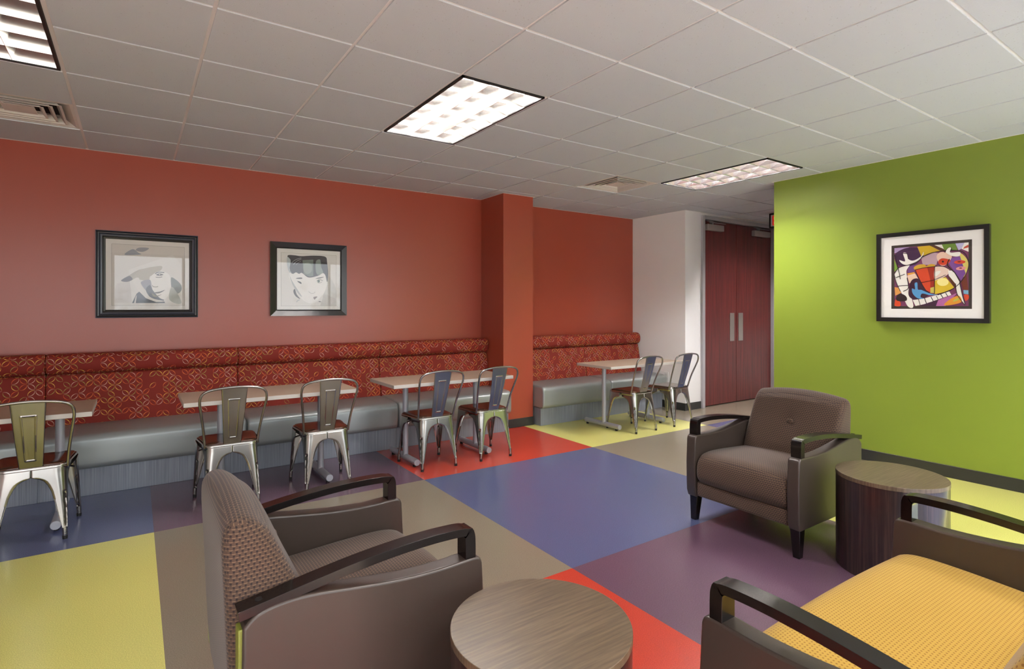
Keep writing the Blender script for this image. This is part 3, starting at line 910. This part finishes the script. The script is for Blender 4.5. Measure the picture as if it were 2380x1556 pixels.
def picture(name, label, w, h, loc, rz, rails, sight, quad, shapes, mats_frame, depth=.014):
    """local frame: x right, z up, y=0 wall plane, faces -y. rails: list of (inset0, y0, inset1, y1, mat index)"""
    t = thing(name, label, 'picture', loc, rz, 'framed pictures')
    bm = bmesh.new()
    def ring(a0, y0, a1, y1, mi):
        A = [bm.verts.new((sx*(w/2-a0), y0, h/2+sz*(h/2-a0)-h/2)) for sx, sz in ((-1,-1),(1,-1),(1,1),(-1,1))]
        B = [bm.verts.new((sx*(w/2-a1), y1, h/2+sz*(h/2-a1)-h/2)) for sx, sz in ((-1,-1),(1,-1),(1,1),(-1,1))]
        for k in range(4): bm.faces.new((A[k], A[(k+1) % 4], B[(k+1) % 4], B[k])).material_index = mi
    for r in rails: ring(*r)
    fr = finish(bm, 'frame', mats_frame, t)
    sw, sh = w/2-sight, h/2-sight
    box('backing', M_blk, (-w/2+.006, w/2-.006, -.006, -.001, -h/2+.006, h/2-.006), t)
    H_ = homog(quad)
    used = []; bm = bmesh.new()
    def poly(pts, c, lay):
        if c not in used: used.append(c)
        vs = [bm.verts.new((-sw+2*sw*u, -depth-.00006*lay, sh-2*sh*v)) for u, v in pts]
        try: f = bm.faces.new(vs)
        except ValueError: return
        f.material_index = used.index(c)
    for k, (c, kind, pts) in enumerate(shapes):
        if kind == 'full': P_ = [(0,0),(1,0),(1,1),(0,1)]
        elif kind == 'p': P_ = [H_(p) for p in pts]
        elif kind == 's': P_ = [H_(tuple(v[:2])) for v in cr([(a, b, 0) for a, b in pts], 6, True)]
        elif kind == 'l':     # stroked line
            wd = pts[0]; pl = [tuple(v[:2]) for v in cr([(a, b, 0) for a, b in pts[1:]], 5)] if len(pts) > 3 else pts[1:]
            Lp, Rp = [], []
            for i, p in enumerate(pl):
                a, b = pl[max(0, i-1)], pl[min(len(pl)-1, i+1)]; dx, dy = b[0]-a[0], b[1]-a[1]; l = math.hypot(dx, dy) or 1
                Lp.append(H_((p[0]-dy/l*wd/2, p[1]+dx/l*wd/2))); Rp.append(H_((p[0]+dy/l*wd/2, p[1]-dx/l*wd/2)))
            for i in range(len(pl)-1): poly([Lp[i], Lp[i+1], Rp[i+1], Rp[i]], c, k+1)
            continue
        elif kind == 'e':     # ellipse cx, cy, rx, ry, rot
            cx_, cy_, rx, ry, ro = pts; P_ = []
            for q in range(24):
                a = 2*PI*q/24; x_, y_ = rx*math.cos(a), ry*math.sin(a)
                P_.append(H_((cx_+x_*math.cos(ro)-y_*math.sin(ro), cy_+x_*math.sin(ro)+y_*math.cos(ro))))
        poly([(min(1, max(0, u)), min(1, max(0, v))) for u, v in P_], c, k+1)
    for f in bm.faces: f.normal_update()
    me = bpy.data.meshes.new('print')
    bm.to_mesh(me); bm.free()
    for c in used: me.materials.append(ink(c))
    o = bpy.data.objects.new('print', me); C.objects.link(o); o.parent = t
    bm = bmesh.new(); bm.faces.new([bm.verts.new(p) for p in ((-sw,-depth-.0085,-sh),(sw,-depth-.0085,-sh),(sw,-depth-.0085,sh),(-sw,-depth-.0085,sh))]); finish(bm, 'glass', M_glass, t)
    return t
# (1) stepped slate frame, person in a brimmed hat
r1 = [(0, 0, 0, -.030, 0), (0, -.030, .008, -.034, 0), (.008, -.034, .014, -.026, 1), (.014, -.026, .022, -.024, 1), (.022, -.024, .034, -.040, 0), (.034, -.040, .046, -.036, 0),
      (.046, -.036, .054, -.024, 1), (.054, -.024, .068, -.019, 1), (.068, -.019, .068, -.006, 1)]
q1 = [(295,225),(1560,292),(1557,1305),(293,1305)]
S1 = [((214,210,204),'full',0),
      ((205,200,193),'p',[(384,303),(1486,355),(1486,1240),(384,1240)]),
      ((196,190,184),'p',[(470,905),(700,870),(720,1000),(760,1010),(690,1200),(430,1200),(430,1000)]),
      ((212,208,202),'p',[(640,700),(1300,470),(1430,600),(1470,1200),(690,1200)]),
      ((150,155,162),'s',[(580,470),(700,385),(790,440),(820,465)]),
      ((150,152,158),'s',[(750,400),(800,362),(945,368),(900,410),(830,425)]),
      ((168,162,150),'s',[(525,860),(650,780),(820,690),(1000,690),(1090,650),(1080,720),(940,800),(960,830),(800,830),(690,850),(610,880)]),
      ((84,74,78),'s',[(525,862),(640,795),(690,820),(690,855),(610,882)]),
      ((176,170,156),'s',[(700,830),(820,700),(1090,640),(1150,660),(1100,730),(960,800),(980,850),(940,870),(820,850)]),
      ((228,225,220),'s',[(960,820),(1100,720),(1240,760),(1280,860),(1270,1010),(1200,1140),(1080,1150),(990,1080),(970,960)]),
      ((150,148,158),'s',[(830,880),(960,850),(990,960),(1010,1060),(980,1090),(900,1010),(850,950)]),
      ((94,96,106),'s',[(960,930),(1000,1000),(1100,1120),(1180,1160),(1080,1180),(960,1110),(900,1000)]),
      ((216,212,206),'s',[(705,860),(790,820),(840,960),(960,1110),(1130,1165),(1190,1170),(1080,1195),(900,1130),(760,980)]),
      ((60,62,74),'p',[(690,1204),(760,1060),(800,1030),(900,1130),(1060,1190),(1180,1180),(1190,1204)]),
      ((200,196,190),'p',[(720,1204),(745,1110),(762,1080),(748,1204)]),
      ((120,124,120),'s',[(1280,830),(1330,830),(1430,920),(1440,1010),(1380,1060),(1300,1010)]),
      ((170,172,164),'s',[(1290,960),(1380,1060),(1440,1204),(1330,1204),(1250,1130)]),
      ((110,112,114),'l',[14,(1040,760),(1090,735),(1180,740)]),
      ((90,92,98),'s',[(1055,775),(1105,755),(1165,772),(1110,790)]),
      ((196,194,192),'e',(1108,773,14,10,0)),
      ((120,116,112),'l',[10,(1050,810),(1100,815),(1150,805)]),
      ((96,92,90),'s',[(1030,1045),(1110,1030),(1190,1005),(1120,1048),(1060,1058)]),
      ((140,134,120),'s',[(990,1050),(1060,1090),(1140,1072),(1060,1110),(1010,1100)]),
      ((150,146,140),'l',[10,(1000,930),(1010,955),(1060,960),(1085,948)]),
      ((120,116,112),'l',[3,(384,303),(1486,355)]),((120,116,112),'l',[3,(1486,355),(1486,1240)]),((120,116,112),'l',[3,(1486,1240),(384,1240)]),((120,116,112),'l',[3,(384,1240),(384,303)])]
picture('framed_portrait', 'square slate-framed drawing of a person in a wide-brimmed hat, left on the red wall', .739, .733,
        (.4235, 0, 1.673), 0, r1, .068, q1, S1, [M_slate, M_bframe])
# (2) bevelled black frame, dark haired person
r2 = [(0, 0, 0, -.040, 0), (0, -.040, .050, -.024, 0), (.050, -.024, .060, -.030, 1), (.060, -.030, .062, -.006, 1)]
q2 = [(268,275),(1342,330),(1340,1333),(263,1333)]
S2 = [((226,224,219),'full',0), ((218,216,211),'p',[(338,348),(1278,398),(1275,1272),(336,1272)]),
      ((204,204,200),'s',[(1130,740),(1260,940),(1270,1160),(1140,1130),(1060,1060),(1100,900)]),
      ((196,194,190),'p',[(1060,1050),(1270,1150),(1270,1265),(1000,1265),(1040,1150)]),
      ((232,230,226),'s',[(470,720),(680,640),(900,760),(1100,700),(1120,860),(1080,1020),(980,1150),(860,1230),(720,1180),(640,1080),(530,900)]),
      ((180,184,184),'s',[(470,715),(500,790),(560,900),(690,1110),(620,1050),(530,900)]),
      ((66,62,66),'s',[(450,400),(560,395),(680,410),(900,400),(1090,420),(1120,520),(1135,700),(1120,860),(1090,740),(1040,700),(980,740),(860,775),(780,770),(690,700),(640,715),(590,690),(540,715),(500,690),(480,600),(470,500)]),
      ((176,184,186),'s',[(440,430),(480,450),(500,500),(480,640),(510,690),(470,680),(440,560)]),
      ((150,150,152),'l',[10,(680,440),(590,470),(520,520)]),((150,150,152),'l',[9,(680,460),(600,500),(545,560)]),((140,140,142),'l',[8,(670,500),(620,530),(590,560)]),
      ((116,126,118),'p',[(700,480),(885,470),(890,750),(820,765),(720,720)]),
      ((146,156,146),'s',[(720,560),(800,520),(860,580),(850,680),(780,720),(720,660)]),
      ((130,140,132),'s',[(930,500),(1000,470),(1020,600),(1050,690),(960,730),(925,650)]),
      ((60,56,58),'p',[(885,430),(925,430),(915,755),(885,760)]),
      ((62,58,60),'s',[(590,790),(680,780),(690,800),(610,800)]),((62,58,60),'s',[(610,840),(670,855),(680,890),(640,870)]),
      ((110,108,106),'s',[(920,800),(980,778),(1065,768),(1000,795)]),
      ((112,128,118),'e',(975,842,22,26,0)),((86,86,84),'l',[8,(940,840),(985,815),(1045,830)]),((110,108,106),'l',[5,(950,862),(990,875),(1035,850)]),
      ((40,40,40),'e',(975,842,9,10,0)),
      ((190,188,184),'l',[8,(800,1020),(850,1055),(900,1045),(912,1020)]),
      ((128,116,116),'s',[(885,1118),(950,1108),(925,1140),(900,1160)]),
      ((76,70,70),'s',[(545,1000),(570,980),(600,1070),(660,1150),(590,1110),(550,1050)]),
      ((180,184,184),'l',[18,(595,1205),(620,1175),(650,1165)]),((60,56,58),'s',[(970,1200),(990,1188),(1020,1202)]),
      ((150,146,130),'l',[3,(338,348),(1278,398)]),((150,146,130),'l',[3,(1278,398),(1275,1272)]),((120,116,112),'l',[3,(1275,1272),(336,1272)]),((120,116,112),'l',[3,(336,1272),(338,348)])]
picture('framed_portrait', 'black-framed drawing of a dark-haired person, nearer the orange column', .738, .724,
        (1.771, 0, 1.672), 0, r2, .062, q2, S2, [M_bframe, M_bframe])
# (3) colourful abstract on the green wall
r3 = [(0, 0, 0, -.040, 0), (0, -.040, .034, -.040, 0), (.034, -.040, .036, -.006, 0)]
q3 = [(170,270),(1575,145),(1587,1387),(180,1370)]
W_, K_ = (240,236,228), (34,28,30)
S3 = [((240,237,234),'full',0), ((62,54,50),'p',[(310,375),(1412,287),(1420,1253),(315,1253)]),
      ((120,60,96),'p',[(350,408),(1366,330),(1375,1213),(360,1213)]),
      ((176,152,196),'p',[(350,408),(560,392),(380,470),(352,480)]),
      ((66,38,72),'s',[(360,500),(470,420),(600,396),(690,420),(720,540),(640,640),(540,650),(400,640)]),
      ((206,170,44),'p',[(665,388),(840,372),(985,450),(800,500),(720,520)]),
      ((92,58,44),'p',[(830,372),(900,366),(1060,440),(1000,448)]),
      (W_,'p',[(900,366),(1020,358),(1050,430)]),
      ((110,142,60),'p',[(1000,358),(1185,344),(1220,445),(1040,445)]),
      ((190,186,220),'p',[(1185,344),(1310,335),(1280,410),(1230,440)]),
      (W_,'p',[(1310,335),(1366,330),(1366,460),(1270,420)]),((196,78,56),'p',[(1310,390),(1364,360),(1366,400),(1290,420)]),
      ((188,158,168),'p',[(720,540),(900,470),(960,480),(930,640),(740,640)]),
      ((218,204,110),'s',[(1250,480),(1330,540),(1368,640),(1340,760),(1290,800),(1240,600)]),
      ((122,76,148),'p',[(1060,560),(1250,520),(1330,760),(1265,860),(1180,740),(1110,640)]),
      ((232,196,176),'s',[(930,520),(1010,460),(1140,520),(1060,640),(980,640)]),
      ((204,64,36),'s',[(955,590),(1010,550),(1120,575),(1090,620),(1030,645),(970,630)]),(K_,'e',(1018,596,14,14,0)),
      ((206,70,44),'e',(1248,603,78,26,-.05)),(K_,'e',(1240,600,26,6,0)),((226,150,150),'e',(1265,690,68,25,-.1)),((120,40,60),'e',(1260,687,22,8,0)),
      ((110,70,130),'p',[(540,660),(740,620),(760,720),(540,750)]),
      (W_,'s',[(360,760),(420,680),(560,640),(520,720),(530,820),(550,960),(620,1213),(540,1213),(440,1000),(380,880)]),
      (W_,'s',[(470,480),(520,480),(545,560),(620,580),(720,520),(750,460),(745,510),(680,580),(560,640),(470,630),(420,575),(500,590)]),
      ((226,160,70),'p',[(530,760),(630,740),(640,790),(560,830)]),((232,200,176),'p',[(530,790),(640,760),(720,900),(620,850),(560,900)]),
      ((204,160,50),'s',[(625,670),(700,635),(775,640),(780,690),(640,710)]),((204,160,50),'s',[(790,660),(850,630),(905,640),(905,660),(800,680)]),
      ((208,72,40),'p',[(630,710),(810,670),(850,860),(850,1020),(790,1010),(720,880)]),((158,44,28),'p',[(805,675),(908,662),(908,940),(850,960),(850,860)]),
      ((234,206,192),'s',[(915,670),(1040,670),(1105,710),(1080,780),(915,860)]),(W_,'s',[(918,740),(985,725),(975,760),(918,800)]),
      ((216,186,50),'p',[(912,860),(1060,810),(1180,960),(1040,1020),(912,1050)]),((244,230,150),'e',(1020,880,80,55,0)),
      ((92,52,32),'p',[(1075,790),(1170,860),(1200,960),(1160,930)]),
      (W_,'p',[(1090,720),(1160,720),(1250,880),(1290,1060),(1325,1200),(1220,1050),(1190,900),(1100,790)]),
      ((110,50,34),'p',[(1270,870),(1340,760),(1370,990),(1300,990)]),((120,170,200),'p',[(1302,990),(1370,995),(1372,1050),(1305,1040)]),
      ((204,72,44),'s',[(1310,1060),(1372,1060),(1374,1110),(1330,1140)]),
      ((58,28,50),'s',[(550,1050),(580,880),(640,830),(700,850),(780,980),(840,1030),(760,1110),(620,1120)]),
      ((86,152,204),'s',[(600,970),(640,980),(635,900),(670,890),(680,980),(730,990),(850,1040),(950,1060),(840,1060),(740,1040),(720,1090),(780,1110),(680,1105),(610,1040)]),
      ((204,190,90),'p',[(850,960),(908,945),(908,1035),(852,1030)]),
      (W_,'p',[(610,1130),(760,1110),(1110,1010),(1140,1060),(800,1180),(650,1213)]),
      (K_,'l',[9,(690,1120),(715,1205)]),(K_,'l',[11,(770,1100),(800,1180)]),(K_,'l',[11,(860,1085),(895,1150)]),(K_,'l',[8,(930,1065),(960,1125)]),(K_,'l',[11,(990,1045),(1025,1100)]),(K_,'l',[10,(1060,1030),(1090,1080)]),
      ((66,34,60),'p',[(760,1190),(1180,1045),(940,1213),(700,1213)]),((180,104,164),'p',[(930,1213),(960,1130),(1220,1030),(1060,1213)]),
      ((222,150,50),'s',[(1040,1200),(1120,1120),(1240,1070),(1280,1150),(1180,1190)]),((190,184,80),'s',[(1160,1150),(1200,1110),(1260,1100),(1220,1140)]),
      ((206,72,38),'s',[(362,1180),(380,1120),(440,1160),(440,1213),(370,1213)]),((40,26,30),'s',[(385,1090),(440,1040),(520,1080),(520,1140),(400,1140)]),
      ((214,150,80),'p',[(360,950),(420,960),(450,1030),(370,1070)]),((122,160,60),'p',[(352,560),(400,690),(356,740)]),
      (K_,'l',[10,(355,500),(410,700),(438,840)]),(K_,'l',[9,(360,760),(420,680),(560,640)]),(K_,'l',[9,(440,1010),(380,880),(358,790)]),
      (K_,'l',[10,(530,820),(550,960),(480,1010)]),(K_,'l',[8,(375,820),(500,770)]),(K_,'l',[8,(410,935),(545,925)]),
      (K_,'l',[10,(720,540),(850,480),(1000,450),(1150,440),(1290,460),(1360,560),(1366,690),(1290,850),(1150,980),(950,1060)]),
      (K_,'l',[12,(1110,560),(1080,640),(1150,720),(1190,760),(1260,880)]),(K_,'l',[8,(640,710),(780,680),(1000,660),(1100,700)]),(K_,'l',[7,(720,890),(900,850),(1060,780)]),
      (K_,'l',[8,(640,710),(720,880),(800,1010)]),(K_,'l',[8,(908,662),(908,1040)]),(K_,'l',[9,(1195,900),(1220,1050),(1325,1200)]),(K_,'l',[10,(1250,880),(1290,1060),(1330,1190)]),
      (K_,'l',[9,(470,480),(530,490),(545,560)]),(K_,'l',[9,(560,640),(680,590),(750,510)]),(K_,'l',[8,(1040,470),(1110,400),(1140,420),(1110,480),(1250,470)]),(W_,'s',[(1060,470),(1090,410),(1130,405),(1120,470),(1250,465),(1240,520),(1150,520)])]
picture('framed_painting', 'black-framed colourful abstract painting of overlapping shapes on the green wall', .792, .774,
        (XG, -3.926, 1.658), -PI/2, r3, .036, q3, S3, [M_bframe], depth=.028)
